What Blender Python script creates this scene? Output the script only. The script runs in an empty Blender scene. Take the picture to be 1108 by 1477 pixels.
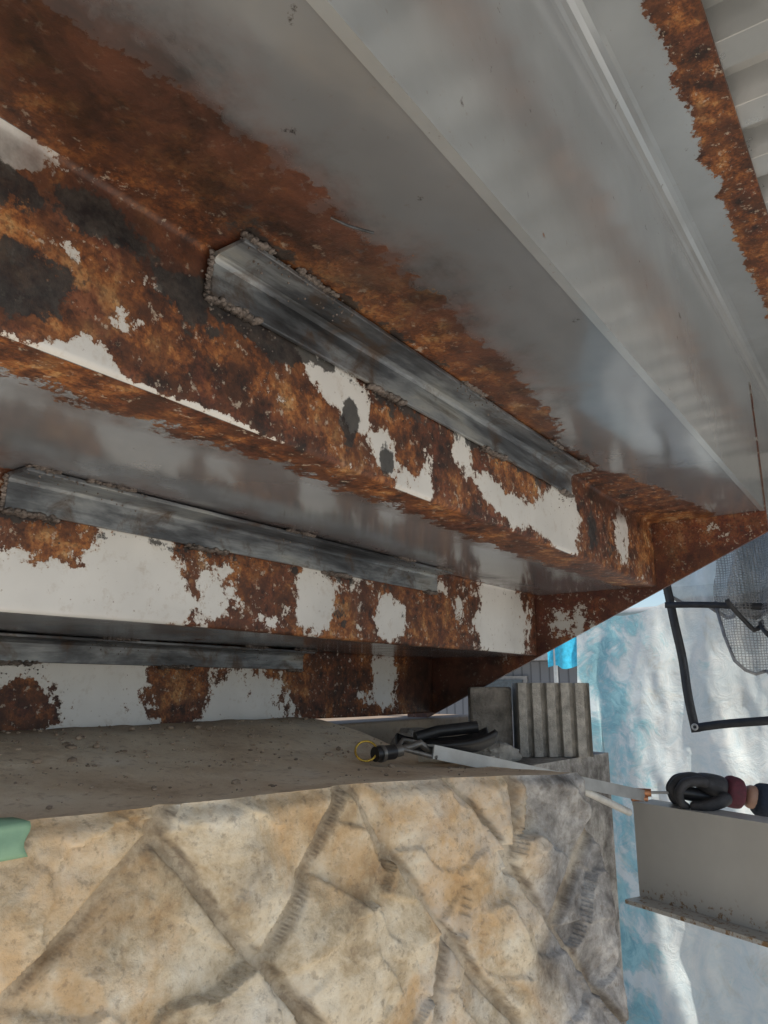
import bpy, bmesh, math, random
import numpy as np
from mathutils import Vector, Matrix, noise
random.seed(7)
R=math.radians
scene=bpy.context.scene
ZG=1.45           # eye height above the ground; everything is modelled relative to the eye level, lifted at the end
# ---------------------------------------------------------------- node helper
class NT:
    def __init__(s,name):
        s.m=bpy.data.materials.new(name); s.m.use_nodes=True
        s.t=s.m.node_tree; s.b=s.t.nodes['Principled BSDF']; s.out=s.t.nodes['Material Output']
        s.tc=s.t.nodes.new('ShaderNodeTexCoord')
    def n(s,typ,**kw):
        nd=s.t.nodes.new(typ)
        for k,v in kw.items(): setattr(nd,k,v)
        return nd
    def l(s,a,b): s.t.links.new(a,b)
    def setin(s,sock,v):
        if isinstance(v,(int,float)): sock.default_value=v
        elif isinstance(v,(tuple,list)):
            sock.default_value=(tuple(v)+(1,))[:4] if len(sock.default_value)==4 else tuple(v)
        else: s.l(v,sock)
    def noise(s,scale,detail=6,rough=.6,dist=0,vec=None,stretch=None):
        nd=s.n('ShaderNodeTexNoise'); nd.inputs['Scale'].default_value=scale
        nd.inputs['Detail'].default_value=min(detail,6); nd.inputs['Roughness'].default_value=rough
        nd.inputs['Distortion'].default_value=dist
        src=vec or s.tc.outputs['Object']
        if stretch:
            mp=s.n('ShaderNodeMapping'); mp.inputs['Scale'].default_value=stretch; s.l(src,mp.inputs['Vector']); src=mp.outputs[0]
        s.l(src,nd.inputs['Vector']); return nd.outputs['Fac']
    def math(s,op,a,b=0,c=0):
        nd=s.n('ShaderNodeMath',operation=op); s.setin(nd.inputs[0],a); s.setin(nd.inputs[1],b)
        s.setin(nd.inputs[2],c); return nd.outputs[0]
    def mr(s,v,a,b,c=0,d=1):
        nd=s.n('ShaderNodeMapRange'); s.setin(nd.inputs[0],v)
        for i,x in enumerate((a,b,c,d)): s.setin(nd.inputs[i+1],x)
        return nd.outputs[0]
    def mix(s,f,a,b,mode='MIX'):
        nd=s.n('ShaderNodeMix',data_type='RGBA',blend_type=mode)
        s.setin(nd.inputs[0],f); s.setin(nd.inputs[6],a); s.setin(nd.inputs[7],b); return nd.outputs[2]
    def mixf(s,f,a,b):
        nd=s.n('ShaderNodeMix',data_type='FLOAT'); s.setin(nd.inputs[0],f); s.setin(nd.inputs[2],a); s.setin(nd.inputs[3],b); return nd.outputs[0]
    def ramp(s,v,stops):
        nd=s.n('ShaderNodeValToRGB'); e=nd.color_ramp.elements
        while len(e)>1: e.remove(e[-1])
        e[0].position=stops[0][0]; e[0].color=tuple(stops[0][1])+(1,)
        for p,c in stops[1:]:
            x=e.new(p); x.color=tuple(c)+(1,)
        s.setin(nd.inputs[0],v); return nd.outputs[0]
    def attr(s,name):
        nd=s.n('ShaderNodeAttribute',attribute_name=name); return nd.outputs['Fac']
    def sep(s):
        nd=s.n('ShaderNodeSeparateXYZ'); s.l(s.tc.outputs['Object'],nd.inputs[0]); return nd.outputs
    def bump(s,h,strength=.5,dist=.002,normal=None):
        nd=s.n('ShaderNodeBump'); nd.inputs['Strength'].default_value=strength; nd.inputs['Distance'].default_value=dist
        s.setin(nd.inputs['Height'],h)
        if normal is not None: s.l(normal,nd.inputs['Normal'])
        return nd.outputs[0]
    def fin(s,color=None,rough=None,metal=None,normal=None):
        if color is not None: s.setin(s.b.inputs['Base Color'],color)
        if rough is not None: s.setin(s.b.inputs['Roughness'],rough)
        if metal is not None: s.setin(s.b.inputs['Metallic'],metal)
        if normal is not None: s.l(normal,s.b.inputs['Normal'])
        return s.m

def simple(name,col,rough=.6,metal=0,var=.25,scale=30,bs=.3,bd=.001):
    t=NT(name); n=t.noise(scale,5,.6)
    c=t.mix(t.mr(n,.3,.7),tuple(x*(1-var) for x in col),tuple(min(1,x*(1+var)) for x in col))
    return t.fin(c,t.mr(n,.3,.7,max(0,rough-.08),min(1,rough+.08)),metal,t.bump(t.noise(scale*6,3,.6),bs,bd))

# ---------------------------------------------------------------- rusted / painted steel
def steel(name,base=(.68,.665,.635),gloss=.34,dirt=1.,metal=0.,wave=.3,red=0):
    t=NT(name)
    P=t.attr('paint'); S=t.attr('soot'); B=t.attr('burn')
    n1=t.noise(12,6,.72,0); n2=t.noise(46,6,.74,0); n3=t.noise(230,2,.5)
    d1=t.math('SUBTRACT',n1,.5); d2=t.math('SUBTRACT',n2,.5)
    m=t.math('ADD',P,t.math('MULTIPLY',d1,2.1))
    m=t.math('ADD',m,t.math('MULTIPLY',d2,1.8))
    mask=t.mr(m,.485,.515)
    edge=t.math('SUBTRACT',t.mr(m,.34,.48),mask)
    pn=t.noise(4,4,.6)
    paint=t.mix(t.mr(pn,.35,.65),tuple(x*.86 for x in base),tuple(x*1.08 for x in base))
    paint=t.mix(t.mr(n2,.56,.75,0,.4*dirt),paint,(.36,.27,.18))
    paint=t.mix(t.mr(m,.512,.62,.5*dirt,0),paint,(.42,.31,.21))
    paint=t.mix(t.mr(t.noise(120,3,.6),.68,.74,0,.7*dirt),paint,(.16,.075,.03))
    rn=t.noise(34,6,.74,0); rb=t.noise(6,4,.6)
    rv=t.math('ADD',t.math('MULTIPLY',rn,.60),t.math('MULTIPLY',rb,.40))
    rust=t.ramp(rv,
        [(.38,(.016,.008,.006)),(.44,(.070,.024,.011)),(.49,(.18,.058,.018)),(.54,(.34,.125,.036)),(.60,(.47,.25,.095)),(.69,(.50,.40,.28))])
    rust=t.mix(t.mr(t.noise(8,5,.65,.2),.48,.56,0,.85),rust,t.mix(t.mr(rn,.38,.62),(.016,.008,.006),(.17,.050,.026)))
    if red: rust=t.mix(.5,rust,t.mix(rb,(.05,.012,.010),(.22,.045,.03)))
    rust=t.mix(t.mr(n3,.38,.50,.5,0),rust,(.03,.014,.009))
    # flat scales of mill scale / thicker corrosion
    vo=t.n('ShaderNodeTexVoronoi'); vo.inputs['Scale'].default_value=55
    wv=t.n('ShaderNodeVectorMath',operation='ADD'); t.l(t.tc.outputs['Object'],wv.inputs[0])
    wc=t.n('ShaderNodeCombineXYZ'); t.l(t.math('MULTIPLY',d2,.05),wc.inputs[0]); t.l(t.math('MULTIPLY',d1,.06),wc.inputs[2]); t.l(wc.outputs[0],wv.inputs[1]); t.l(wv.outputs[0],vo.inputs['Vector'])
    sc_=t.n('ShaderNodeRGBToBW'); t.l(vo.outputs['Color'],sc_.inputs[0])
    rust=t.mix(t.mr(sc_.outputs[0],.55,.62,0,.5),rust,t.mix(rb,(.05,.02,.012),(.14,.05,.02)))
    rust=t.mix(t.mr(t.noise(85,4,.7),.60,.66,0,.6),rust,(.55,.47,.37))
    rust=t.mix(t.math('MULTIPLY',edge,.45),rust,(.07,.026,.013))
    col=t.mix(mask,rust,paint)
    n9=t.noise(9,6,.7,.2)
    bm=t.mr(t.math('ADD',B,t.math('MULTIPLY',t.math('SUBTRACT',n9,.5),1.2)),.22,.72)
    brown=t.mix(t.mr(t.noise(13,5,.65,.3),.40,.62),(.018,.011,.009),(.10,.040,.025))
    col=t.mix(t.math('MULTIPLY',bm,.86),col,brown)
    sm=t.mr(t.math('ADD',S,t.math('ADD',t.math('MULTIPLY',t.math('SUBTRACT',t.noise(26,6,.7,0),.5),2.4),t.math('MULTIPLY',d2,1.1))),.44,.58)
    col=t.mix(t.math('MULTIPLY',sm,.92),col,t.mix(t.mr(n2,.4,.7),(.007,.008,.010),(.060,.053,.046)))
    rr=t.mixf(mask,.6,gloss); rr=t.mixf(t.math('MULTIPLY',bm,.7),rr,.36)
    rough=t.math('ADD',rr,t.math('MULTIPLY',t.math('SUBTRACT',n9,.5),.14))
    inv=t.math('SUBTRACT',1,mask)
    h=t.math('ADD',t.math('MULTIPLY',mask,.9),t.math('MULTIPLY',t.math('MULTIPLY',inv,rn),1.3))
    h=t.math('ADD',h,t.math('MULTIPLY',t.math('MULTIPLY',inv,n3),.4))
    b=t.bump(h,.6,.0014)
    b=t.bump(t.noise(6,2,.5),wave,.006,b)
    b=t.bump(t.noise(150,2,.5),.08,.0006,b)
    me=0
    if metal: me=t.math('MULTIPLY',t.math('MULTIPLY',mask,metal),t.math('SUBTRACT',1,t.math('MULTIPLY',bm,.8)))
    return t.fin(col,rough,me,b)
STEEL=steel('rusty_painted_steel')
STEELR=steel('red_rusted_stringer_steel',(.5,.49,.47),.34,1.,0,.3,1)
STEELG=steel('gloss_steel_underside_shaded',(.29,.305,.33),.13,.25,.5,.20)  # tread undersides: glossier riser paint, with their shade darkened into the base grey
STEELL=steel('grey_beam_gloss_steel',(.37,.395,.415),.16,.35,.35,.20)

def setattrs(me,d):
    for k,v in d.items():
        a=me.attributes.new(k,'FLOAT','POINT'); a.data.foreach_set('value',np.asarray(v,dtype=np.float32))
def blob(X,Yv,bl):
    s=np.zeros_like(X)
    for cx,cy,rx,ry,w in bl:
        s+=w*np.exp(-(((X-cx)/rx)**2+((Yv-cy)/ry)**2)**1.6)
    return s
def link(ob,parent=None):
    scene.collection.objects.link(ob)
    if parent: ob.parent=parent
    return ob
def empty(name):
    e=bpy.data.objects.new(name,None); e.empty_display_size=.1; return link(e)
def mesh(name,vs,fs,mat,parent=None,smooth=False):
    me=bpy.data.meshes.new(name); me.from_pydata([tuple(v) for v in vs],[],fs); me.update()
    if mat: me.materials.append(mat)
    if smooth: me.polygons.foreach_set('use_smooth',[True]*len(me.polygons))
    return link(bpy.data.objects.new(name,me),parent)
def fixn(ob):
    bm=bmesh.new(); bm.from_mesh(ob.data); bmesh.ops.recalc_face_normals(bm,faces=bm.faces[:]); bm.to_mesh(ob.data); bm.free(); return ob
def gridmesh(name,V,nu,nv,mat,parent=None,smooth=True):
    i=np.arange(nu*nv).reshape(nu,nv)
    q=np.stack([i[:-1,:-1],i[1:,:-1],i[1:,1:],i[:-1,1:]],-1).reshape(-1,4)
    me=bpy.data.meshes.new(name); me.from_pydata(V.reshape(-1,3).tolist(),[],q.tolist()); me.update()
    me.materials.append(mat)
    if smooth: me.polygons.foreach_set('use_smooth',[True]*len(me.polygons))
    return link(bpy.data.objects.new(name,me),parent)
def box(name,lo,hi,mat,parent=None,bev=0,rot=None,piv=None):
    bm=bmesh.new(); bmesh.ops.create_cube(bm,size=1)
    c=[(a+b)/2 for a,b in zip(lo,hi)]; d=[b-a for a,b in zip(lo,hi)]
    for v in bm.verts: v.co=Vector([v.co[i]*d[i]+c[i] for i in range(3)])
    if bev: bmesh.ops.bevel(bm,geom=bm.edges[:],offset=bev,segments=2,affect='EDGES',profile=.5)
    if rot is not None:
        bmesh.ops.rotate(bm,verts=bm.verts,cent=piv or c,matrix=rot)
    me=bpy.data.meshes.new(name); bm.to_mesh(me); bm.free(); me.materials.append(mat)
    return link(bpy.data.objects.new(name,me),parent)
def extrude_poly(name,pts,d0,d1,mat,parent=None,axis='X',bev=0):
    def mk(p,d):
        return (d,p[0],p[1]) if axis=='X' else ((p[0],d,p[1]) if axis=='Y' else (p[0],p[1],d))
    n=len(pts); vs=[mk(p,d0) for p in pts]+[mk(p,d1) for p in pts]
    fs=[tuple(range(n)),tuple(range(2*n-1,n-1,-1))]+[(i,i+n,(i+1)%n+n,(i+1)%n) for i in range(n)]
    ob=fixn(mesh(name,vs,fs,mat,parent))
    if bev:
        m=ob.modifiers.new('b','BEVEL'); m.width=bev; m.segments=2; m.limit_method='ANGLE'
    return ob
def tube(name,pts,rad,mat,parent=None,seg=14,closed=False):
    cu=bpy.data.curves.new(name,'CURVE'); cu.dimensions='3D'; sp=cu.splines.new('POLY'); sp.points.add(len(pts)-1)
    for p,q in zip(sp.points,pts): p.co=tuple(q)+(1,)
    sp.use_cyclic_u=closed
    cu.bevel_depth=rad; cu.bevel_resolution=seg//4; cu.use_fill_caps=True
    ob=bpy.data.objects.new(name,cu); link(ob)
    dg=bpy.context.evaluated_depsgraph_get(); me=bpy.data.meshes.new_from_object(ob.evaluated_get(dg))
    bpy.data.objects.remove(ob); me.materials.clear(); me.materials.append(mat)
    me.polygons.foreach_set('use_smooth',[True]*len(me.polygons))
    return link(bpy.data.objects.new(name,me),parent)

# ================================================================= STAIRCASE
stair=empty('rusty_steel_staircase')
XL,XR,XD=-.15,1.83,2.65
prof=[(1.116,-.070),(1.116,.079),(.796,.079),(.796,.234),(.48,.234),(.48,.39),(.229,.39)]
def rounded(prof,r=.006,step=.006):
    pts=[Vector(p) for p in prof]; n=len(pts)
    cur=[pts[0]]
    for i in range(1,n-1):
        a=(pts[i-1]-pts[i]).normalized(); b=(pts[i+1]-pts[i]).normalized()
        p0=pts[i]+a*r; p1=pts[i]+b*r; c=pts[i]+(a+b)*r
        cur.append(p0)
        for k in (1,2,3):
            th=k/4*math.pi/2; cur.append(c-b*r*math.cos(th)-a*r*math.sin(th))
        cur.append(p1)
    cur.append(pts[-1])
    res=[cur[0]]
    for a,b in zip(cur,cur[1:]):
        L=(b-a).length; k=max(1,int(L/step))
        for j in range(1,k+1): res.append(a.lerp(b,j/k))
    return res
pr=rounded(prof)
xs=np.arange(XL,XR+.0001,.006); nu,nv=len(xs),len(pr)
PY=np.array([p.x for p in pr]); PZ=np.array([p.y for p in pr])
XX,YY=np.meshgrid(xs,PY,indexing='ij'); _,ZZ=np.meshgrid(xs,PZ,indexing='ij')
paint=np.full_like(XX,.2); soot=np.zeros_like(XX); burn=np.zeros_like(XX)
tol=.0065
def inr(c,z0,z1): return (np.abs(YY-c)<tol)&(ZZ>z0-.001)&(ZZ<z1+.001)
def int_(z,y0,y1): return (np.abs(ZZ-z)<tol)&(YY>y0+.006)&(YY<y1-.006)
f=(ZZ-.234)/.156; m=inr(.48,.234,.39)
pb=[(.215,.93,.05,.13,.85),(.575,.66,.045,.2,.9),(.60,.60,.03,.2,.5),(.632,.48,.035,.2,.9),(.685,.27,.03,.17,.8),(.745,.08,.05,.15,.85),(.785,.3,.02,.22,.65),
    (.875,.6,.03,.32,.8),(.95,.38,.05,.2,.8),(1.06,.22,.09,.2,.85),(1.25,.42,.08,.6,1.0),(1.17,.3,.06,.25,.5),(1.58,.55,.06,.4,.65),(1.72,.1,.1,.2,.3),
    (.33,.33,.025,.08,.5),(.275,.55,.02,.08,.4),(.345,.6,.022,.09,.45),(.30,.10,.03,.08,.45),(.27,.0,.10,.05,.6),(.42,-.01,.09,.05,.65),(-.3,.5,.25,.5,.5)]
sb=[(.235,.30,.035,.20,1.0),(.205,.72,.045,.13,.95),(.30,.80,.05,.13,.8),(.50,.68,.04,.15,1.0),(.62,.36,.018,.17,1.),(.692,.2,.016,.14,1.),(1.40,.4,.03,.32,.8),(.40,.62,.06,.2,.6),(.46,.74,.06,.14,.8),(1.5,.3,.03,.2,.45),
    (.85,.70,.5,.07,.5),(.72,.66,.05,.12,.4),(.36,.45,.2,.5,.06),(.44,.35,.03,.12,.3)]
paint=np.where(m,.07+blob(XX,f,pb),paint); soot=np.where(m,blob(XX,f,sb),soot)
burn=np.where(m,blob(XX,f,[(.37,.78,.12,.22,.55),(.25,.9,.1,.2,.5),(1.6,.9,.2,.2,.5),(1.3,.9,.3,.12,.3)]),burn)
f=(ZZ-.079)/.155; m=inr(.796,.079,.234)
pb=[(.30,.25,.17,.33,.9),(.585,.45,.07,.40,1.05),(.50,.12,.14,.22,.95),(.735,.40,.04,.25,.5),(.66,.1,.06,.2,.45),(.935,.38,.045,.42,1.),(1.16,.3,.055,.3,.95),(1.63,.5,.15,.75,1.05),(1.3,.8,.08,.15,.45),(1.02,.7,.06,.2,.35),(-.4,.5,.3,.5,.6),(1.42,.5,.03,.2,.3),(.83,.1,.03,.1,.5)]
paint=np.where(m,.11+blob(XX,f,pb),paint)
soot=np.where(m,blob(XX,f,[(1.0,.35,.03,.3,.4),(.43,.80,.07,.14,.5),(.8,.68,.5,.07,.42)]),soot)
burn=np.where(m,blob(XX,f,[(1.05,.6,.08,.4,.3),(.78,.5,.08,.4,.25)]),burn)
f=(ZZ+.075)/.154; m=inr(1.116,-.075,.079)
pb=[(.2,.5,.4,.8,.6),(.79,.4,.10,.8,.9),(1.10,.35,.10,.5,.85),(.62,.75,.1,.3,.5),(.9,.02,.3,.12,.5),(1.25,.2,.05,.2,.35),(1.6,.6,.06,.5,.8),(1.5,.3,.04,.2,.3)]
paint=np.where(m,.10+blob(XX,f,pb)-blob(XX,f,[(.635,.3,.03,.25,.9),(.945,.45,.04,.45,.8)]),paint)
burn=np.where(m,blob(XX,f,[(1.8,.5,.15,.6,.9),(.8,1.0,.6,.12,.3)]),burn)
m=int_(.39,.215,.48)
edge=np.interp(XX,[-.8,.17,.33,.60,.80,.96,1.10,1.3,1.5,1.83],[.36,.362,.352,.350,.362,.385,.42,.42,.37,.33])
paint=np.where(m,np.clip(.5+(edge-YY)*22,-.5,1.6),paint)
burn=np.where(m,np.clip(.85-(np.abs(YY-(edge+.012)))*8.0,0,.85)*np.interp(XX,[.2,.5,.9,1.3],[1.,.95,.75,.4])+np.interp(XX,[.2,.45,.7],[.40,.25,0])*np.clip((YY-edge+.01)*20,0,1),burn)
soot=np.where(m,.6*np.exp(-((YY-.43)/.014)**2)*np.interp(XX,[.3,.42,.7,1.0],[0,1,.7,.3]),soot)
m=int_(.234,.48,.796)
e2=np.interp(XX,[-.8,.2,.45,.6,.8,1.1,1.83],[.56,.56,.555,.53,.55,.57,.56])
paint=np.where(m,np.clip(.5+(YY-e2)*18,-.4,1.4)-1.0*np.exp(-((YY-.79)/.03)**2)+.12,paint)
burn=np.where(m,.5*np.exp(-((YY-.74)/.05)**2)+.45*np.exp(-((YY-e2)/.03)**2),burn)
m=int_(.079,.796,1.116); paint=np.where(m,.9,paint); burn=np.where(m,.3,burn)
V=np.stack([XX,YY,ZZ],-1)
V[...,1]+=.0008*np.sin(XX*9+ZZ*6); V[...,2]+=.0010*np.sin(XX*7.3+YY*11)*np.clip((YY-.235)/.05,0,1)
V[:,-1,1]=.2295
st=gridmesh('treads_and_risers',V,nu,nv,STEEL,stair)
st.data.materials.append(STEELG)
setattrs(st.data,{'paint':paint.ravel(),'soot':soot.ravel(),'burn':burn.ravel()})
if st.data.polygons[5].normal.y>0:
    bm=bmesh.new(); bm.from_mesh(st.data); bmesh.ops.reverse_faces(bm,faces=bm.faces[:]); bm.to_mesh(st.data); bm.free()
for p in st.data.polygons:
    if abs(p.normal.z)>.9: p.material_index=1
so=st.modifiers.new('s','SOLIDIFY'); so.thickness=.0045; so.offset=-1

def gridbox(name,lo,hi,step,parent,pf,sf=None,bf=None,mat=STEEL):
    bm=bmesh.new(); bmesh.ops.create_cube(bm,size=1)
    for v in bm.verts: v.co=Vector([lo[i]+(v.co[i]+.5)*(hi[i]-lo[i]) for i in range(3)])
    for ax in range(3):
        k=int((hi[ax]-lo[ax])/step)
        for j in range(1,k+1):
            no=[0,0,0]; no[ax]=1; co=list(lo); co[ax]=lo[ax]+(hi[ax]-lo[ax])*j/(k+1)
            bmesh.ops.bisect_plane(bm,geom=bm.verts[:]+bm.edges[:]+bm.faces[:],plane_co=co,plane_no=no)
    me=bpy.data.meshes.new(name); bm.to_mesh(me); bm.free(); me.materials.append(mat)
    A=np.array([v.co[:] for v in me.vertices])
    z=np.zeros(len(A))
    setattrs(me,{'paint':pf(A)+z,'soot':(sf(A) if sf else 0)+z,'burn':(bf(A) if bf else 0)+z})
    return link(bpy.data.objects.new(name,me),parent)
def stringer(name,x0,x1):
    y=np.linspace(1.20,.226,120); h=np.linspace(0,.36,40)
    out=[]
    for x in (x0,x1):
        YY,HH=np.meshgrid(y,h,indexing='ij'); ZZ=.342+(.226-YY)*.4685+HH
        V=np.stack([np.full_like(YY,x),YY,ZZ],-1)
        out.append(V)
    V=np.concatenate([out[0].reshape(-1,3),out[1].reshape(-1,3)])
    n1,n2=120,40; N=n1*n2
    i=np.arange(N).reshape(n1,n2); q=[]
    q+=np.stack([i[:-1,:-1],i[1:,:-1],i[1:,1:],i[:-1,1:]],-1).reshape(-1,4).tolist()
    q+=(np.stack([i[:-1,:-1],i[:-1,1:],i[1:,1:],i[1:,:-1]],-1).reshape(-1,4)+N).tolist()
    ring=list(i[:,0])+list(i[-1,1:])+list(i[::-1,-1][1:])+list(i[0,::-1][1:-1])
    for a,b in zip(ring,ring[1:]+ring[:1]): q.append([int(a),int(b),int(b)+N,int(a)+N])
    me=bpy.data.meshes.new(name); me.from_pydata(V.tolist(),[],q); me.update(); me.materials.append(STEELR)
    yv=V[:,1]; zv=V[:,2]
    p=.10+blob(yv,zv,[(.70,.17,.07,.05,.6),(.98,.02,.05,.04,.3),(.33,.36,.03,.03,.25),(.3,.8,.6,.2,.6)])
    b=.42+blob(yv,zv,[(1.0,.0,.12,.12,.4),(.33,.37,.1,.05,-.3),(.70,.17,.07,.05,-.4)])
    setattrs(me,{'paint':p,'soot':b*0,'burn':b})
    return fixn(link(bpy.data.objects.new(name,me),stair))
stringer('stringer_far',XR+.0005,XR+.0095)
stringer('stringer_near',XL-.0095,XL-.0005)
def beam_p(A): return 1.6+0*A[:,0]-blob(A[:,0],A[:,2],[(.55,.63,.012,.012,1.2),(1.2,.5,.012,.012,1.1),(.40,.64,.008,.01,1.1),(.58,.41,.01,.008,1.1)])
gridbox('landing_beam_web',(XL,.2280,.3885),(XD,.238,.758),.02,stair,beam_p,mat=STEELL)
def fl_p(A):
    e=np.interp(A[:,0],[-.8,.3,.5,.8,1.2,1.83],[.155,.155,.158,.150,.155,.150])
    return np.clip(.5+(A[:,1]-e)*34,-.5,1.6)
gridbox('landing_beam_flange',(XL,.098,.757),(XD,.240,.767),.012,stair,fl_p,mat=STEELL)
fp=[(.231,.722)]+[(.2277-.028*(1-math.cos(a)),.7285+.0287*math.sin(a)) for a in np.linspace(0,math.pi/2,7)]+[(.1997,.760),(.231,.760)]
fob=extrude_poly('landing_beam_fillet',fp,XL,XD,STEELL,stair)
n=len(fob.data.vertices); setattrs(fob.data,{'paint':[1.6]*n,'soot':[0]*n,'burn':[0]*n})
YB=-.72
for nm,x0,x1 in (('landing_side_beam_far',XD+.001,XD+.009),('landing_side_beam_near',XL-.009,XL-.001)):
    gridbox(nm,(x0,YB,.56),(x1,.245,.768),.04,stair,lambda A:1.2+0*A[:,0])
gridbox('landing_back_beam',(XL,YB-.01,.56),(XD,YB,.766),.05,stair,lambda A:1.2+0*A[:,0])
for i,(x,y) in enumerate(((XL+.06,YB+.06),(XD-.06,YB+.06))):
    gridbox('landing_post_%d'%i,(x-.05,y-.05,-ZG),(x+.05,y+.05,.7565),.05,stair,lambda A:1.1+0*A[:,0])
GAL=NT('galvanised_deck'); g=GAL.noise(35,5,.6); gg=GAL.noise(3,4,.6)
GALM=GAL.fin(GAL.mix(GAL.mr(gg,.4,.62),(.38,.39,.39),(.56,.56,.55)),GAL.mr(g,.3,.7,.25,.45),.45,GAL.bump(g,.3,.002))
dp=[];x=XL
while x<XD-.01:
    dp+=[(x,.769),(x+.045,.769),(x+.062,.809),(x+.108,.809),(x+.125,.769)]; x+=.125
Vd=np.array([[[a,y,b] for y in (.6,-.1,YB-.01)] for a,b in dp]); 
dk=gridmesh('corrugated_deck',Vd,len(dp),3,GALM,stair,False)
so=dk.modifiers.new('s','SOLIDIFY'); so.thickness=.0016; so.offset=1
box('deck_topping',(XL,YB-.01,.8125),(XD,.60,.90),simple('deck_concrete',(.35,.34,.32),.85),stair)

# ---- bare angle irons
BS=NT('bare_steel_angle'); a=BS.noise(7,6,.65,.3,stretch=(.5,2,2)); b=BS.noise(60,5,.6,stretch=(.15,2,2))
c=BS.ramp(a,[(.34,(.035,.038,.042)),(.45,(.12,.13,.145)),(.54,(.26,.28,.295)),(.62,(.36,.37,.36)),(.72,(.18,.14,.10))])
c=BS.mix(BS.mr(BS.noise(14,6,.7,.6),.52,.64,0,.8),c,(.095,.060,.038))
c=BS.mix(BS.mr(b,.35,.5,.4,0),c,(.03,.03,.032))
BSM=BS.fin(c,BS.mr(b,.3,.7,.28,.5),.5,BS.bump(b,.3,.001))
WELD=simple('weld_bead',(.17,.145,.13),.42,.5,.7,60,.9,.003)
def weldline(name,p0,p1,r,gaps,parent):
    bm=bmesh.new(); p0=Vector(p0);p1=Vector(p1); L=(p1-p0).length; t=0
    ax=(p1-p0).normalized(); q=ax.to_track_quat('X','Z').to_matrix().to_4x4()
    while t<L:
        if any(g0<=t/L<=g1 for g0,g1 in gaps):
            rr=r*random.uniform(.5,1.35)
            mt=Matrix.Translation(p0.lerp(p1,t/L)+Vector([random.uniform(-1,1)*r*.5 for _ in range(3)]))@q@Matrix.Diagonal((.9,1.4,.7,1))
            bmesh.ops.create_icosphere(bm,subdivisions=2,radius=rr,matrix=mt)
        t+=r*random.uniform(.25,.5)
    for _ in range(int(L*360)):
        tt=random.random()
        if any(g0-.02<=tt<=g1+.02 for g0,g1 in gaps):
            p=p0.lerp(p1,tt)+Vector((random.gauss(0,.01),0,-abs(random.gauss(0,.013))))
            bmesh.ops.create_icosphere(bm,subdivisions=1,radius=random.uniform(.0006,.0015),matrix=Matrix.Translation(p))
    me=bpy.data.meshes.new(name); bm.to_mesh(me); bm.free(); me.materials.append(WELD)
    me.polygons.foreach_set('use_smooth',[True]*len(me.polygons))
    return link(bpy.data.objects.new(name,me),parent)
def angle(name,x0,x1,y,z,leg,t=.005,gaps=((0,.07),(.28,.36),(.60,.68),(.95,1))):
    y-=.0025; z-=.0025
    pts=[(y,z),(y,z-leg),(y-t,z-leg),(y-t-.0,z-t-.006),(y-t-.002,z-t-.002),(y-t-.006,z-t),(y-leg,z-t),(y-leg,z)]
    ob=extrude_poly(name,pts,x0,x1,BSM,stair,bev=.001)
    weldline(name+'_weld',(x0,y-.002,z-leg-.001),(x1,y-.002,z-leg-.001),.0040,gaps,stair)
    weldline(name+'_weld_top',(x0,y-leg-.001,z+.001),(x1,y-leg-.001,z+.001),.0030,((0,.04),(.08,.15),(.45,.52),(.78,.84),(.93,1)),stair)
    weldline(name+'_weld_end',(x0-.001,y,z-leg),(x0-.001,y-.004,z-.002),.0022,((0,1),),stair)
    return ob
angle('angle_iron_upper',.405,1.28,.48,.39,.044)
angle('angle_iron_middle',.405,1.32,.796,.234,.042)
angle('angle_iron_lower',.30,1.27,1.116,.079,.040)
tube('weld_wire_stub',[(.428,.355,.388),(.440,.345,.383),(.456,.330,.379)],.0013,BSM,stair)

# ================================================================= RETAINING WALL
wall=empty('stone_retaining_wall')
ST=NT('wall_stone'); o=ST.sep()
n1=ST.noise(3.6,6,.65,.6); n2=ST.noise(15,6,.72,.2); n3=ST.noise(110,4,.65)
warm=ST.ramp(n2,[(.30,(.31,.22,.13)),(.42,(.50,.395,.255)),(.52,(.66,.555,.395)),(.62,(.74,.655,.505)),(.74,(.82,.77,.66))])
warm=ST.mix(ST.mr(n1,.49,.60,0,.65),warm,ST.mix(n2,(.44,.24,.09),(.72,.46,.21)))
warm=ST.mix(ST.mr(ST.noise(5,6,.65,.4),.53,.66,0,.55),warm,ST.mix(n2,(.46,.46,.42),(.76,.745,.69)))
cool=ST.ramp(n2,[(.34,(.12,.11,.10)),(.5,(.31,.295,.275)),(.66,(.56,.54,.505))])
gx=ST.mr(ST.math('ADD',o[0],ST.math('ADD',ST.math('MULTIPLY',ST.math('SUBTRACT',ST.noise(4,3,.5),.5),.45),ST.math('MULTIPLY',o[2],-.06))),1.04,1.13)
c=ST.mix(gx,warm,cool)
gr=ST.attr('groove')
c=ST.mix(ST.math('MULTIPLY',gr,.75),c,ST.mix(ST.mr(n2,.4,.6),(.29,.225,.15),(.57,.48,.35)))
c=ST.mix(ST.math('MULTIPLY',ST.attr('crack'),.8),c,(.08,.055,.04))
c=ST.mix(ST.mr(n3,.34,.45,.4,0),c,(.16,.115,.08))
STM=ST.fin(c,.85,0,ST.bump(ST.math('ADD',ST.math('MULTIPLY',n2,1.),ST.math('MULTIPLY',n3,.40)),.7,.006))
ZT=-.12
def wy(X,Z): return .786-.25*X+.13*(Z+.12)
def sag(X): return -.018*np.clip((X-.80)/.40,0,1)**1.3
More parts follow.
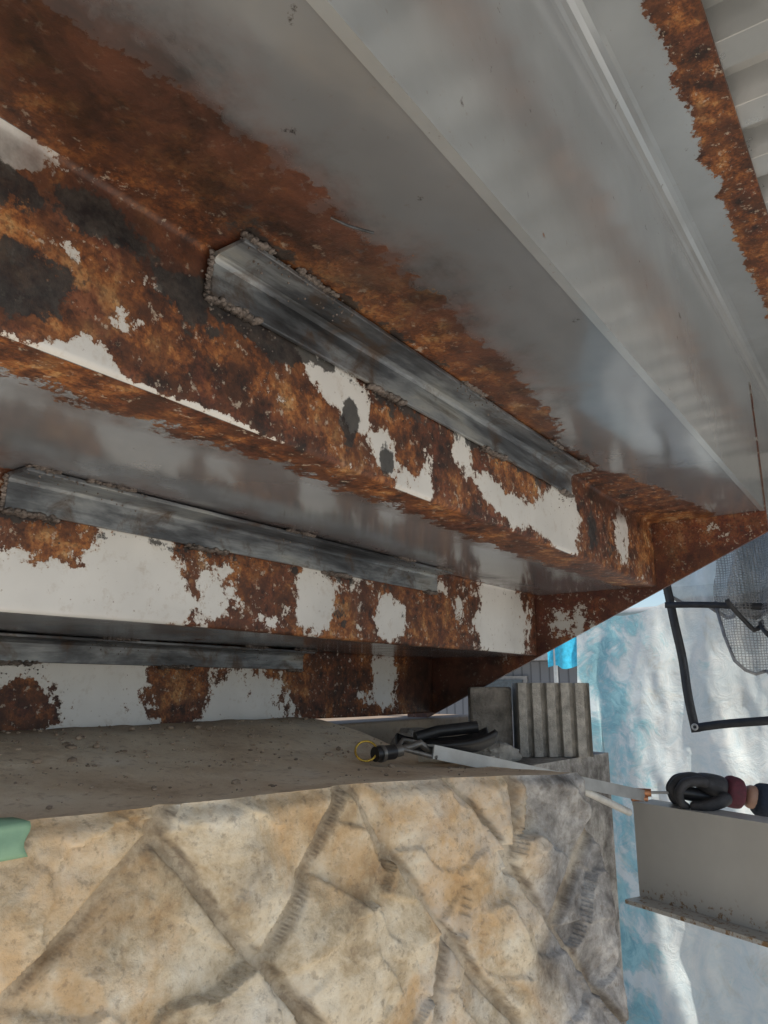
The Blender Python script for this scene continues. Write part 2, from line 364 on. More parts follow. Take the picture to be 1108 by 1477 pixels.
J=[((.545,-.112),(.525,-.150)),((.525,-.150),(.678,-.332)),((.525,-.150),(.30,-.34)),((.678,-.332),(.79,-.47)),((.770,-.112),(.644,-.285)),
   ((.770,-.112),(.898,-.302)),((.898,-.302),(1.013,-.436)),((.898,-.302),(.86,-.45)),((.945,-.112),(1.188,-.430)),
   ((1.085,-.112),(1.044,-.25)),((1.188,-.43),(1.3,-.55)),((.30,-.34),(.15,-.50)),((.38,-.112),(.20,-.28)),((.86,-.45),(.79,-.55)),((1.12,-.34),(1.26,-.20))]
for k in range(-12,14):
    x0=-2.0+.3*k
    J.append(((x0,-.52),(x0+.9,-1.45))); J.append(((x0+.15,-.52),(x0-.75,-1.45)))
for k in range(5):
    x0=.18-.30*k
    J.append(((x0,-.11),(x0-.34,-.52))); J.append(((x0-.28,-.11),(x0+.06,-.52)))
gxs=np.concatenate([np.arange(-1.4,.30,.014),np.arange(.30,1.2501,.0031)]); gzs=np.concatenate([np.arange(0,.42,.0031),np.arange(.42,1.34,.014)])
GX,GD=np.meshgrid(gxs,gzs,indexing='ij'); GZ=ZT-GD
def fld(f): return np.array([[f(x,z) for z in gzs] for x in gxs])
wob=fld(lambda x,z: noise.fractal(Vector((x*7,0,z*7)),1,2,3))*.007
wob2=fld(lambda x,z: noise.fractal(Vector((x*7,7,z*7)),1,2,3))*.007
dist=np.full_like(GX,9.); side_=np.zeros_like(GX)
for k,(a,b) in enumerate(J):
    ax,az=a; bx,bz=b; dx,dz=bx-ax,bz-az; L2=dx*dx+dz*dz
    px=GX+wob-ax; pz=GZ+wob2-az; t=np.clip((px*dx+pz*dz)/L2,0,1)
    d=np.hypot(px-t*dx,pz-t*dz); s=np.sign(px*dz-pz*dx)
    side_=np.where(d<dist,s*((k%3)-1.0+.4),side_); dist=np.minimum(dist,d)
fr=fld(lambda x,z: noise.fractal(Vector((x*8,3,z*8)),.9,2.1,6))
def facet(x,z):
    xx=x+.025*noise.noise(Vector((x*14,3,z*14))); zz=z+.025*noise.noise(Vector((x*14,8,z*14)))
    d,p=noise.voronoi(Vector((xx*9,2,zz*10))); c=p[0]
    hx=math.sin(c.x*12.9+c.z*78.2)*43758.5; hx-=math.floor(hx); hz=math.sin(c.x*39.3+c.z*11.1)*24634.6; hz-=math.floor(hz)
    return (hx-.5)*(xx-c.x/9)*.40+(hz-.5)*(zz-c.z/10)*.40+(hx-.5)*.002
fac=fld(facet)
fr3=fld(lambda x,z: noise.fractal(Vector((x*60,5,z*60)),.8,2.1,3))
jw=.0070+.0022*fr
bul=1/(1+np.exp(-(dist-jw)/.0009))
h=bul*(.010+.008*fr+.75*fac+.0012*fr3+.011*np.clip((dist-.008)/.06,0,1)**.7)+ (1-bul)*.0012*fr3
h=h+bul*.005*side_*np.exp(-dist/.05)
top=np.exp(-(GD/.010)**2); h=h*(1-.45*top)-.005*top
V=np.stack([GX,wy(GX,GZ)-h+.012,GZ+sag(GX)*np.exp(-GD/.12)],-1)
wf=gridmesh('stone_face',V,len(gxs),len(gzs),STM,wall)
setattrs(wf.data,{'groove':np.clip(1-bul,0,1).ravel(),'crack':np.clip(.9*np.exp(-((dist-jw)/.0017)**2)*(fr3+fr*.8+.35),0,.85).ravel()})
CT=NT('wall_top_concrete'); n1=CT.noise(5,6,.65,.3); n2=CT.noise(60,5,.7); n3=CT.noise(240,3,.6)
c=CT.ramp(n1,[(.32,(.50,.37,.25)),(.46,(.68,.54,.385)),(.58,(.76,.64,.48)),(.72,(.80,.71,.58))])
c=CT.mix(CT.mr(n2,.36,.46,.4,0),c,(.32,.21,.14)); c=CT.mix(CT.mr(n3,.60,.70,0,.4),c,(.80,.69,.53))
c=CT.mix(CT.mr(CT.math('ADD',CT.sep()[1],CT.math('MULTIPLY',n1,.12)),1.06,1.18,0,.8),c,(.16,.11,.075))  # shade of the gap under the lowest riser, painted into the concrete colour
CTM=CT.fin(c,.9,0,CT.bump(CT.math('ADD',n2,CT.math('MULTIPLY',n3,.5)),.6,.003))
RS=.056
def rise(y):
    t=min(1,max(0,(y-.68)/.42)); return RS*t*t*(3-2*t)
nx=240; ux=np.linspace(-1.4,1.25,nx); tt=np.concatenate([np.linspace(0,.35,70),np.linspace(.4,1,14)])
V=np.zeros((nx,len(tt),3))
eidx=np.interp(ux,gxs,(wy(gxs,ZT+0*gxs)-h[:,0]+.012))
for j,t in enumerate(tt):
    V[:,j,0]=ux; V[:,j,1]=eidx+(2.6-eidx)*t
    V[:,j,2]=[ZT+ sag(x)*(1-rise(y)/RS)+(0 if j==0 else rise(y)+.0035*noise.fractal(Vector((x*9,y*9,2)),.9,2,5)) for x,y in zip(ux,V[:,j,1])]
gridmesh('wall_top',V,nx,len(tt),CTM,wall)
def zb(name,pts,z1,z0,mat):
    ob=extrude_poly(name,pts,z1,z0,mat,wall,axis='Z'); n=len(ob.data.vertices); setattrs(ob.data,{'groove':[0]*n,'crack':[0]*n}); return ob
zb('wall_return',[(1.249,eidx[-1]+.006),(1.2525,.72),(1.46,.74),(1.46,2.6),(1.249,2.6)],ZT-.020,-ZG-.02,STM)
zb('wall_lower_ledge',[(1.461,.745),(2.05,.70),(2.10,.9),(2.1,2.6),(1.461,2.6)],-.172,-ZG-.02,STM)
box('stair_footing',(1.20,1.09,ZT-.08),(2.09,2.5,-.0835),CTM,wall,.006)
bm=bmesh.new()
for i in range(620):
    X=random.uniform(.2,1.24); Y=random.uniform(.80,1.1) if random.random()<.75 else wy(X,ZT)+.03+abs(random.gauss(0,.15))
    r=random.choice([.001,.0013,.0018,.0028]) if random.random()<.97 else .006
    mt=Matrix.Translation((X,Y,ZT+float(sag(X))*(1-rise(Y)/RS)+rise(Y)+r*.4))@Matrix.Rotation(random.random()*6,4,'Z')@Matrix.Diagonal((random.uniform(.7,1.6),random.uniform(.7,1.4),.7,1))
    bmesh.ops.create_icosphere(bm,subdivisions=1,radius=r,matrix=mt)
me=bpy.data.meshes.new('grit'); bm.to_mesh(me); bm.free(); me.materials.append(simple('grit',(.34,.26,.19),.9,0,.6,40))
link(bpy.data.objects.new('rubble_grit',me))

# ================================================================= GROUND
GR=NT('ground_concrete'); n1=GR.noise(1.2,6,.6); n2=GR.noise(30,5,.6)
GRM=GR.fin(GR.mix(GR.mr(n1,.3,.7),(.61,.555,.475),(.73,.675,.585)),.9,0,GR.bump(n2,.5,.004))
mesh('ground',[(-300,-300,-ZG),(300,-300,-ZG),(300,300,-ZG),(-300,300,-ZG)],[(0,1,2,3)],GRM)
# ================================================================= GREEN TAPE
TP=simple('green_tape_mat',(.22,.37,.24),.55,0,.2,20)
xs_=np.linspace(.27,.402,24); V=[]
for x in xs_:
    y0=np.interp(x,gxs,(wy(gxs,ZT+0*gxs)-h[:,0]+.012)); row=[]
    ymin=min(y0, wy(x,ZT-.03)+.012-np.max(h[np.abs(gxs-x)<.01][:,:12]))
    for s in np.linspace(0,1,12):
        if s<.3: row.append([x,y0+.010-.014*s/.3,ZT+.003+.001*math.sin(x*90)])
        else:
            k=(s-.3)/.7; row.append([x+.003*math.sin(k*7),min(y0-.003,ymin-.001)-.0012*math.sin(x*60+k*3),ZT+.002-.032*k+.002*math.sin(x*50)])
    V.append(row)
tape=gridmesh('green_masking_tape',np.array(V),24,12,TP)
so=tape.modifiers.new('s','SOLIDIFY'); so.thickness=.0006

# ================================================================= CONCRETE BLOCK (fluted)
CB=simple('concrete_block_mat',(.50,.475,.43),.9,0,.35,45,.9,.005)
blk=empty('fluted_concrete_block')
W=.18; D=.13; outline=[]
nfl=5
for i in range(nfl):
    a=-W/2+i*W/nfl; s=W/nfl
    outline+=[(a,-D/2),(a+s*.58,-D/2),(a+s*.66,-D/2+.020),(a+s*.92,-D/2+.020)]
outline+=[(W/2,-D/2),(W/2,D/2),(-W/2,D/2)]
ang=R(-58)
def rot(p,c=(1.885,.79)): return (c[0]+p[0]*math.cos(ang)-p[1]*math.sin(ang),c[1]+p[0]*math.sin(ang)+p[1]*math.cos(ang))
extrude_poly('fluted_body',[rot(p) for p in outline],-.171,.010,CB,blk,axis='Z',bev=.002)
OB=simple('old_block',(.28,.255,.225),.9,0,.5,25,.9,.006)
extrude_poly('weathered_half_block',[rot((p[0]*.6-.155,p[1]*.8+.03)) for p in ((-W/2,-D/2),(0,-D/2-.006),(W/2,-D/2),(W/2,D/2),(-W/2,D/2))],-.171,.000,OB,blk,axis='Z',bev=.006)
stn=simple('grey_rubble',(.46,.44,.40),.9,0,.3,40,1,.006)
def rock(name,c,r,sc,mat,parent=None,seed=0):
    bm=bmesh.new(); bmesh.ops.create_icosphere(bm,subdivisions=4,radius=1)
    for v in bm.verts:
        p=v.co.copy(); d=1+.35*noise.fractal(p*1.3+Vector((seed,0,0)),1,2,4); q=p*d
        q=Vector([max(-.8,min(.8,x)) for x in q]); v.co=Vector((q.x*sc[0]*r+c[0],q.y*sc[1]*r+c[1],q.z*sc[2]*r+c[2]))
    me=bpy.data.meshes.new(name); bm.to_mesh(me); bm.free(); me.materials.append(mat)
    return link(bpy.data.objects.new(name,me),parent)
rock('rubble_stone',(1.62,.83,-.150),.06,(1.3,1,.5),stn,None,3)
rock('rubble_stone.001',(1.56,.88,-.145),.055,(1.3,1,.6),OB,None,9)
rock('rubble_stone.002',(1.50,.96,-.125),.05,(1.2,1.2,.8),OB,None,14)

# ================================================================= TOOLS ON THE WALL
blackp=simple('black_rubber',(.022,.022,.024),.42,0,.4,50)
greyp=simple('worn_tool_steel',(.20,.19,.175),.42,.6,.4,60)
brass=simple('brass_ring',(.75,.52,.10),.28,.85,.15,60)
tool=empty('cable_clamp_tool')
def ringpts(c,r,nrm,n=36,a0=0,a1=2*math.pi):
    nrm=Vector(nrm).normalized(); u=nrm.orthogonal().normalized(); w=nrm.cross(u)
    return [Vector(c)+u*r*math.cos(a0+(a1-a0)*i/n)+w*r*math.sin(a0+(a1-a0)*i/n) for i in range(n)]
tz=ZT-.002
def tp(x,y,z): return (1.02+(x-1.19)*.95,.750+(y-.895)*.95,tz+z*.95)
tube('brass_loop',ringpts(tp(1.19,.895,.021),.0175,(-.75,-.55,.6)),.0018,brass,tool,12,True)
tube('body',[tp(1.195,.880,.016),tp(1.235,.868,.018)],.0120,blackp,tool,20)
tube('body_rib',[tp(1.205,.877,.016),tp(1.212,.875,.0165)],.0138,greyp,tool,20)
tube('collar',[tp(1.235,.868,.018),tp(1.250,.864,.020)],.010,greyp,tool,20)
tube('rear_handle',[tp(1.248,.865,.020),tp(1.29,.848,.030),tp(1.31,.835,.012)],.0065,greyp,tool,16)
tube('lever',[tp(1.25,.86,.022),tp(1.30,.82,.006)],.004,greyp,tool,12)
tube('lever_upper',[tp(1.25,.87,.024),tp(1.275,.875,.036),tp(1.31,.87,.030)],.0035,greyp,tool,12)
tray=empty('black_plastic_tray')
n1_,n2_=40,16; V=np.zeros((n1_,n2_,3)); cx,cy=1.36,.80; dirv=np.array([.62,-.78]); dirv/=np.linalg.norm(dirv); per=np.array([dirv[1]*-1,dirv[0]])
for i in range(n1_):
    s=-1+2*i/(n1_-1)
    for j in range(n2_):
        t=-1+2*j/(n2_-1)
        wdt=.058*(1-.25*s*s); p=np.array([cx,cy])+dirv*s*.094+per*t*wdt
        z=ZT-.012+.022*abs(t)**3+.016*abs(s)**3+ .012*(s*.5+.5)
        V[i,j]=(p[0],p[1],z)
ty=gridmesh('tray_shell',V,n1_,n2_,blackp,tray); so=ty.modifiers.new('s','SOLIDIFY'); so.thickness=.010
tube('tray_grip',[(cx-.05,cy+.04,ZT+.020),(cx-.01,cy+.01,ZT+.032),(cx+.045,cy-.05,ZT+.040)],.012,blackp,tray)

# ================================================================= STEEL BAR & PIPE TO BEAM
PG=simple('light_grey_steel',(.50,.51,.50),.38,.3,.15,25)
bar=empty('steel_angle_bar')
A=Vector((1.12,.690,-.104)); B=Vector((1.735,.520,-.230)); d=(B-A).normalized(); side=d.cross(Vector((0,0,1))).normalized(); up=side.cross(d)
def prism(name,A,B,pts,mat,parent):
    n=len(pts); vs=[A+side*p[0]+up*p[1] for p in pts]+[B+side*p[0]+up*p[1] for p in pts]
    return fixn(mesh(name,vs,[tuple(range(n)),tuple(range(2*n-1,n-1,-1))]+[(i,i+n,(i+1)%n+n,(i+1)%n) for i in range(n)],mat,parent))
prism('angle_section',A,B,[(-.010,.009),(.011,.009),(.011,-.014),(.008,-.014),(.008,.006),(-.010,.006)],PG,bar)
tube('white_conduit_pipe',[(1.16,.735,-.122),(1.27,.69,-.130),(1.45,.605,-.172),(1.66,.530,-.258)],.0075,simple('white_pvc',(.72,.70,.64),.4))
hb=empty('grey_steel_beam')
HP=NT('grey_beam_paint'); n1=HP.noise(5,5,.6); o=HP.sep(); n2=HP.noise(70,5,.7)
low=HP.mr(o[2],-.43,-.39,1,0)
spk=HP.math('MULTIPLY',HP.mr(HP.math('ADD',n2,HP.math('MULTIPLY',low,.07)),.60,.68),low)
HPM=HP.fin(HP.mix(spk,HP.mix(HP.mr(n1,.35,.65),(.46,.45,.42),(.53,.52,.485)),(.26,.16,.08)),.42,0,HP.bump(n2,.2,.001))
A0=Vector((1.75,.547,0)); dn=Vector((-.407,-.914,0)); sn=Vector((-.914,.407,0))
def hbox(name,t0,t1,s0,s1,z0,z1):
    vs=[]
    for t in (t0,t1):
        for s in (s0,s1):
            for z in (z0,z1):
                p=A0+dn*t+sn*s; vs.append((p.x,p.y,z))
    return fixn(mesh(name,vs,[(0,1,3,2),(4,6,7,5),(0,4,5,1),(2,3,7,6),(0,2,6,4),(1,5,7,3)],HPM,hb))
hbox('beam_web',0,1.25,-.004,.004,-.4395,-.2555)
hbox('beam_top_flange',0,1.25,-.060,.006,-.2555,-.2475)
hbox('beam_bottom_flange',-.0,1.25,-.05,.05,-.4480,-.4400)
trs=empty('steel_trestle')
for tpos in (.80,1.15):
    p=A0+dn*tpos
    for s in (-1,1):
        tube('trestle_leg_%d_%d'%(int(tpos*100),s),[(p.x+sn.x*.05*s,p.y+sn.y*.05*s,-.472),(p.x+sn.x*.28*s,p.y+sn.y*.28*s,-ZG)],.017,PG,trs)
    tube('trestle_cap_%d'%int(tpos*100),[(p.x-sn.x*.1,p.y-sn.y*.1,-.468),(p.x+sn.x*.1,p.y+sn.y*.1,-.468)],.019,PG,trs)

# ================================================================= TARPS / MESH SHEETS
TB=NT('blue_white_tarp'); o=TB.sep(); n1=TB.noise(4.5,5,.6,.8); n2=TB.noise(12,6,.75,.8); n3=TB.noise(50,4,.6)
tealm=TB.math('ADD',TB.mr(o[1],.80,.94,-.20,.36),TB.math('MULTIPLY',TB.math('SUBTRACT',n1,.5),1.9))
tealm=TB.math('ADD',tealm,TB.math('MULTIPLY',TB.math('SUBTRACT',n2,.5),1.9))
c=TB.mix(TB.mr(n2,.35,.65),(.66,.76,.79),(.85,.875,.86))
c=TB.mix(TB.mr(tealm,.12,.45,0,.85),c,TB.mix(TB.mr(n2,.38,.6),(.05,.31,.42),(.30,.62,.69)))
c=TB.mix(TB.mr(TB.noise(7,6,.7,.6),.58,.70,0,.45),c,(.55,.52,.42))
TBM=TB.fin(c,.6,0,TB.bump(TB.math('ADD',n2,TB.math('MULTIPLY',n1,1)),.6,.010))
tr=TB.n('ShaderNodeBsdfTranslucent'); TB.setin(tr.inputs[0],c); mx=TB.n('ShaderNodeMixShader'); mx.inputs[0].default_value=.25
TB.l(TB.b.outputs[0],mx.inputs[1]); TB.l(tr.outputs[0],mx.inputs[2]); TB.l(mx.outputs[0],TB.out.inputs[0])
ny,nz=320,200; V=np.zeros((ny,nz,3))
for i in range(ny):
    s=i/(ny-1)
    for j in range(nz):
        t=j/(nz-1); y=1.12-.0*t-s*2.7; ztop=.25+.09*min(1,s*5); z=ztop-(ztop+1.44)*t+.012*math.sin(s*50)*(1-t)
        n_=noise.fractal(Vector((y*3,z*1.0,4)),1,2,4); n__=noise.ridged_multi_fractal(Vector((y*6+z*1.5,z*1.6-y*.8,9)),1,2.1,4,1,2)
        fold=.030*math.sin(s*46+1.6*math.sin(t*4)+2*n_)+.035*n_-.018*n__
        V[i,j]=(3.0+fold*(.6+.6*t)+.12*t*t,y+.015*math.sin(t*9)+.02*n_*(s<.03),z)
gridmesh('blue_tarpaulin',V,ny,nz,TBM)
tube('scaffold_pipe',[(3.06,1.3,.29),(3.06,-1.6,.33)],.018,PG)
tube('scaffold_pipe.001',[(3.09,-1.5,.6),(3.09,-1.5,-ZG)],.024,PG)
tube('scaffold_pipe.002',[(3.12,1.08,.42),(3.12,1.08,-ZG)],.022,PG)
msh=empty('construction_mesh_sheet')
def meshmat(name,alpha,col,grid=0):
    t=NT(name); t.fin(t.mix(t.mr(t.noise(8,4,.6),.35,.65),tuple(x*.6 for x in col),col),.5)
    tp=t.n('ShaderNodeBsdfTransparent'); mx=t.n('ShaderNodeMixShader'); mx.inputs[0].default_value=alpha
    if grid:
        o=t.sep(); a=t.math('FRACT',t.math('MULTIPLY',o[1],grid)); b=t.math('FRACT',t.math('MULTIPLY',o[2],grid))
        g=t.math('MAXIMUM',t.math('LESS_THAN',a,.3),t.math('LESS_THAN',b,.3)); t.l(t.mixf(g,alpha,min(1,alpha+.40)),mx.inputs[0])
    t.l(tp.outputs[0],mx.inputs[1]); t.l(t.b.outputs[0],mx.inputs[2]); t.l(mx.outputs[0],t.out.inputs[0]); return t.m
MG=meshmat('grey_mesh',.30,(.30,.305,.315),120); ML=meshmat('thin_mesh',.16,(.34,.37,.40)); MWT=meshmat('pale_mesh',.72,(.78,.80,.82))
HEM=simple('black_hem',(.035,.037,.042),.5,0,.3,40); HEMG=simple('grey_hem',(.30,.31,.33),.5,0,.3,40)
def strip(name,pts,w,mat,parent,nrm=Vector((-1,0,0)),off=.0):
    vs=[];n=len(pts)
    for i,p in enumerate(pts):
        p=Vector(p); a=Vector(pts[max(0,i-1)]); b=Vector(pts[min(n-1,i+1)]); tg=(b-a).normalized(); q=tg.cross(nrm).normalized()*w/2
        vs+=[p-q+nrm*off,p+q+nrm*off]
    ob=mesh(name,vs,[(2*i,2*i+1,2*i+3,2*i+2) for i in range(n-1)],mat,parent,True); so=ob.modifiers.new('s','SOLIDIFY'); so.thickness=.003; return ob
def drape(name,y0,y1,zbf,x,mat,seed,hemw,hm,ztop=.66):
    ny,nz=130,50; V=np.zeros((ny,nz,3)); hem=[]
    for i in range(ny):
        s=i/(ny-1); y=y0+(y1-y0)*s; zb_=zbf(y)
        for j in range(nz):
            t=j/(nz-1); z=ztop+(zb_-ztop)*t
            V[i,j]=(x+.035*math.sin(s*60*(abs(y1-y0))+t*3+seed)+.05*noise.fractal(Vector((y*7,z*5,seed)),1,2,4),y+.012*math.sin(t*8+s*20),z)
        hem.append(tuple(V[i,-1]))
    gridmesh(name,V,ny,nz,mat,msh); strip(name+'_hem',hem[::3],hemw,hm,msh,off=.006)
drape('pale_drape',.655,-.3,lambda y:np.interp(y,[-.3,.30,.50,.66],[.25,.22,.235,.31])+.010*math.sin(y*60),2.66,MWT,1.,.012,HEMG)
drape('grey_drape',.49,-.4,lambda y:np.interp(y,[-.4,.30,.36,.385,.42,.445,.465,.48,.49],[.02,.03,.02,.05,.04,.06,.15,.20,.27])+.006*math.sin(y*90),2.58,MG,5.,.010,HEMG)
drape('grey_drape_fold',.43,.16,lambda y:np.interp(y,[.16,.33,.36,.40,.43],[.10,.14,.20,.17,.26]),2.53,MG,2.,.014,HEM)
def lerp_pts(a,b,n,wob=.004):
    return [tuple(Vector(a).lerp(Vector(b),i/n)+Vector((wob*math.sin(i*.9),wob*.6*math.sin(i*.5+1),wob*.6*math.sin(i*.7)))) for i in range(n+1)]
strip('hem_side',lerp_pts((2.6,.650,.36),(2.6,.598,-.14),16),.028,HEM,msh)
strip('hem_bottom',lerp_pts((2.6,.604,-.130),(2.6,-.3,.00),24),.026,HEM,msh,off=.006)
strip('hem_upper',lerp_pts((2.57,.648,.265),(2.57,-.3,.20),24),.020,HEM,msh,off=.010)
V=np.zeros((40,30,3))
for i in range(40):
    for j in range(30):
        s=i/39;t=j/29; y=.64-.9*s-.045*t; z=.33*(1-t)+t*(-.13+.13*s)
        V[i,j]=(2.603+.01*math.sin(s*20+t*6),y,z)
gridmesh('thin_mesh_panel',V,40,30,ML,msh)
tube('grommet',ringpts((2.586,.597,-.125),.008,(-1,0,0)),.003,PG,msh,8,True)
# ================================================================= BACKGROUND HOUSE
hs=empty('neighbour_house')
SD=NT('ribbed_siding'); o=SD.sep(); w=SD.math('FRACT',SD.math('MULTIPLY',o[1],9.0)); SDM=SD.fin(SD.mix(SD.mr(w,.0,.25),(.04,.045,.055),(.13,.14,.16)),.5,.2,SD.bump(w,.5,.02))
box('siding_wall',(8,2.6,-ZG),(13,7.5,.28),SDM,hs)
box('roof_slab',(7.7,2.5,.285),(13.3,7.8,.36),simple('roof_metal',(.24,.25,.26),.5,.3),hs)
box('window_frame',(7.96,3.6,-.3),(7.995,4.3,.12),simple('window_alu',(.2,.2,.2),.4),hs); box('window_glass',(7.94,3.65,-.26),(7.955,4.25,.08),simple('dark_glass',(.05,.07,.09),.1),hs)
ct=gridmesh('cyan_plastic_sheet',np.array([[[6.8+.05*math.sin(i*1.1),2.85-.22*i/9*1.6,.48-.3*j/5+.02*math.sin(i)] for j in range(6)] for i in range(10)]),10,6,simple('cyan_sheet',(.04,.42,.62),.4))
tube('sheet_post',[(6.86,2.8,.52),(6.86,2.8,-ZG)],.02,PG)

# ================================================================= WORKER
wk=empty('construction_worker')
SK=simple('skin',(.46,.27,.19),.5,0,.12,40); GL=simple('glove_black',(.036,.036,.040),.55,0,.5,70,.8,.002); CU=simple('glove_cuff_maroon',(.11,.024,.037),.75,0,.3,120,.8,.001)
NV=simple('navy_workwear',(.022,.032,.055),.8,0,.35,40,.6,.003); BT=simple('boots',(.03,.028,.026),.6); HM=simple('helmet_white',(.7,.7,.68),.3); HR=simple('hair_black',(.012,.011,.01),.6)
def skin(name,verts,edges,mat,root=0,sub=2,parent=wk):
    me=bpy.data.meshes.new(name); me.from_pydata([v[0] for v in verts],edges,[]); ob=link(bpy.data.objects.new(name,me),parent)
    md=ob.modifiers.new('k','SKIN'); md.use_smooth_shade=True; sd=ob.modifiers.new('d','SUBSURF'); sd.levels=sub; sd.render_levels=sub
    for i,v in enumerate(verts):
        sv=me.skin_vertices[0].data[i]; r=v[1]; sv.radius=(r,r) if isinstance(r,(int,float)) else r
        sv.use_root=(i==root)
    me.materials.append(mat); return ob
sh=Vector((1.95,-.20,-.06)); el=Vector((1.93,.10,-.30)); wr=Vector((1.798,.330,-.222))
kn=Vector((1.752,.412,-.204)); fwd=(kn-wr).normalized(); lat=fwd.cross(Vector((0,0,1))).normalized(); hu=lat.cross(fwd)
def H(f,l,u): return wr+fwd*f+lat*l+hu*u
arm=(wr-el).normalized()
hip=Vector((2.12,-.42,-.56))
bv=[(hip,(.15,.11)),((2.12,-.42,-.42),(.145,.105)),((2.11,-.40,-.22),(.165,.115)),((2.10,-.38,-.08),(.15,.10)),((2.09,-.37,.03),.055),
    (sh,.062),(el,.048),(wr-arm*.045,.040),(wr-arm*.014,.037),
    ((2.26,-.56,-.07),.062),((2.34,-.52,-.34),.046),((2.18,-.30,-.46),.036),
    ((2.04,-.36,-.66),.088),((2.02,-.33,-1.02),.058),((2.04,-.37,-1.36),.042),
    ((2.20,-.50,-.66),.088),((2.24,-.50,-1.02),.058),((2.26,-.54,-1.36),.042)]
be=[(0,1),(1,2),(2,3),(3,4),(3,5),(5,6),(6,7),(7,8),(3,9),(9,10),(10,11),(0,12),(12,13),(13,14),(0,15),(15,16),(16,17)]
skin('clothed_body',bv,be,NV)
skin('resting_hand',[((2.18,-.30,-.46),.03),((2.15,-.24,-.48),.034),((2.13,-.19,-.50),.028)],[(0,1),(1,2)],GL)
for k in range(4): skin('resting_finger_%d'%k,[((2.13+.018*k-.03,-.20,-.50),.010),((2.12+.018*k-.03,-.165,-.52),.010),((2.12+.018*k-.03,-.15,-.55),.009)],[(0,1),(1,2)],GL)
for k,(x,y) in enumerate(((2.04,-.37),(2.26,-.54))):
    skin('boot_%d'%k,[((x,y,-1.36),.05),((x,y,-1.41),.045),((x-.08,y+.10,-1.415),.04),((x-.11,y+.15,-1.42),.03)],[(0,1),(1,2),(2,3)],BT)
skin('neck',[((2.09,-.37,.02),.052),((2.07,-.34,.12),.05)],[(0,1)],SK)
hd=rock('head',(0,0,0),1,(1,1,1),SK,wk)
bm=bmesh.new(); bmesh.ops.create_icosphere(bm,subdivisions=4,radius=1)
fw=Vector((-.45,.85,-.25)).normalized(); rt=fw.cross(Vector((0,0,1))).normalized(); upv=rt.cross(fw); hc=Vector((2.05,-.31,.20))
for v in bm.verts:
    x,y,z=v.co
    w=.076*(1-.22*max(0,-z)); p=Vector((x*w,y*.095,z*.115))
    if y>.2: p.y-=.012*(y-.2)
    g=lambda cx,cz,s:math.exp(-(((x-cx)/s)**2+((z-cz)/s)**2))
    if y>0:
        p.y+=.026*g(0,-.12,.16)+.010*g(0,.1,.12)-.010*g(.33,.08,.17)-.010*g(-.33,.08,.17)+.007*g(0,-.48,.14)-.006*g(0,-.40,.05)+.01*g(0,-.8,.25)
    if y<-.1 and z<-.3: p.y+=.03*(-z-.3)
    v.co=hc+rt*p.x+fw*p.y+upv*p.z
bm.to_mesh(hd.data); bm.free()
for p in hd.data.polygons: p.use_smooth=True
for s in (-1,1):
    e=hc+rt*(.075*s)-upv*.01; tube('ear_%d'%s,ringpts(e,.018,rt*s+fw*.3,16),.007,SK,wk,8,True)
    ey=hc+rt*(.027*s)+fw*.084+upv*.010
    bm=bmesh.new(); bmesh.ops.create_uvsphere(bm,u_segments=14,v_segments=8,radius=.011,matrix=Matrix.Translation(ey)); me=bpy.data.meshes.new('eye'); bm.to_mesh(me); bm.free(); me.materials.append(simple('eye_%d'%s,(.05,.04,.035),.1)); link(bpy.data.objects.new('eye_%d'%s,me),wk)
for nm,sc,cut,mt in (('hair',1.05,-.15,HR),('helmet',1.25,.15,HM)):
    bm=bmesh.new(); bmesh.ops.create_icosphere(bm,subdivisions=4,radius=1)
    for v in bm.verts[:]:
        x,y,z=v.co
        if (z<cut) or (nm=='hair' and y>.35 and z<.45): bm.verts.remove(v); continue
        v.co=hc+rt*x*.078*sc+fw*(y*.097*sc-.004)+upv*(z*.118*sc)
    me=bpy.data.meshes.new(nm); bm.to_mesh(me); bm.free(); me.materials.append(mt); ob=link(bpy.data.objects.new(nm,me),wk)
    so=ob.modifiers.new('s','SOLIDIFY'); so.thickness=.004
    for p in me.polygons: p.use_smooth=True
skin('wrist',[(wr-arm*.06,.026),(wr-arm*.02,.026),(wr,.027)],[(0,1),(1,2)],SK)
skin('cuff',[(H(-.002,0,0),.032),(H(.012,0,0),.035),(H(.028,0,.001),.036),(H(.044,0,.003),.034)],[(0,1),(1,2),(2,3)],CU)
skin('glove_palm',[(H(.034,0,.002),(.036,.028)),(H(.058,0,.006),(.043,.026)),(H(.084,0,.009),(.044,.022)),(H(.098,0,.008),(.041,.017))],[(0,1),(1,2),(2,3)],GL)
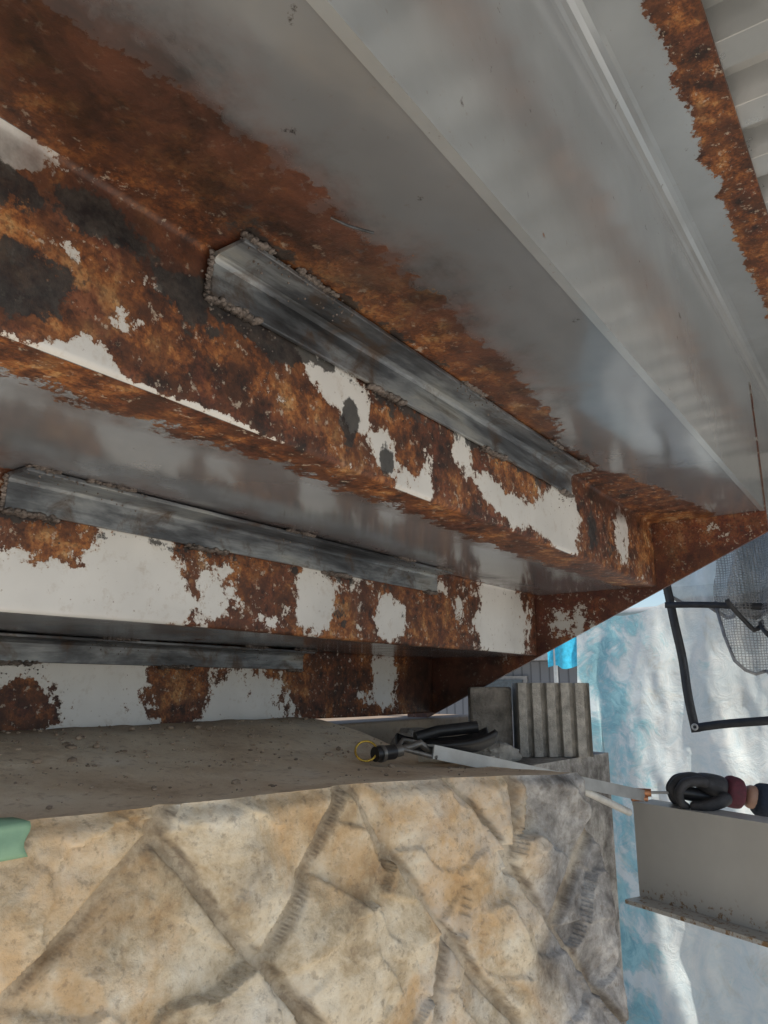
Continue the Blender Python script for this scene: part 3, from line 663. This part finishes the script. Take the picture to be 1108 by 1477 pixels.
# four separate fingers curled round the holder, thumb closing from the side nearest the camera
fl=[(-.035,.92,.000),(-.012,1.08,.004),(.012,1.02,.003),(.035,.80,-.003)]
for k,(l,s,u) in enumerate(fl):
    nm=('index_finger','middle_finger','ring_finger','little_finger')[k]
    skin(nm,[(H(.080,l*.95,.008+u),.0115),(H(.100,l,.012+u),.0122),(H(.102+.032*s,l*1.08,.002+u),.0108),(H(.102+.044*s,l*1.08,-.020+u),.0102),(H(.102+.034*s,l*1.0,-.040+u),.0096),(H(.102+.014*s,l*.95,-.048+u),.0088)],[(0,1),(1,2),(2,3),(3,4),(4,5)],GL)
skin('thumb',[(H(.040,-.034,-.008),.0155),(H(.064,-.052,-.022),.0140),(H(.092,-.052,-.036),.0122),(H(.118,-.040,-.042),.0108)],[(0,1),(1,2),(2,3)],GL)
eh=empty('welding_electrode_holder')
COP=simple('copper_jaw',(.50,.24,.13),.4,.7,.3,50)
g0=H(.118,-.005,-.020); 
tube('handle',[H(.05,.0,-.020),g0+fwd*.025],.015,blackp,eh)
tip=Vector((1.725,.520,-.224))
tube('rod',[g0,tip],.003,PG,eh)
tube('copper_clamp',[tip+Vector((.004,-.018,0)),tip,tip+Vector((-.022,.022,.002))],.0085,COP,eh)
tube('copper_jaw_lower',[tip+Vector((0,-.01,-.012)),tip+Vector((-.02,.018,-.012))],.006,COP,eh)

for ob in scene.objects:
    if ob.parent is None: ob.location.z+=ZG
cam=bpy.data.cameras.new('camera'); co=bpy.data.objects.new('camera',cam); link(co)
co.location=(0,0,ZG); co.rotation_euler=(R(90+13.3),0,R(-55)); cam.sensor_fit='VERTICAL'; cam.sensor_height=36; cam.lens=26; cam.clip_start=.02; cam.clip_end=2000
scene.camera=co
to_sun=Vector((-.14,-.50,.85)).normalized()
sl=bpy.data.lights.new('sun','SUN'); sl.energy=5; sl.angle=R(.5); sl.color=(1,.94,.84); so=bpy.data.objects.new('sun',sl); link(so)
so.rotation_euler=to_sun.to_track_quat('Z','Y').to_euler()
w=bpy.data.worlds.new('World'); scene.world=w; w.use_nodes=True; nt=w.node_tree
sk=nt.nodes.new('ShaderNodeTexSky'); sk.sky_type='NISHITA'; sk.sun_disc=False; sk.sun_elevation=math.asin(to_sun.z); sk.sun_rotation=math.atan2(to_sun.x,to_sun.y)
nt.links.new(sk.outputs[0],nt.nodes['Background'].inputs[0]); nt.nodes['Background'].inputs[1].default_value=.15
scene.view_settings.view_transform='Standard'; scene.view_settings.look='None'; scene.view_settings.exposure=0
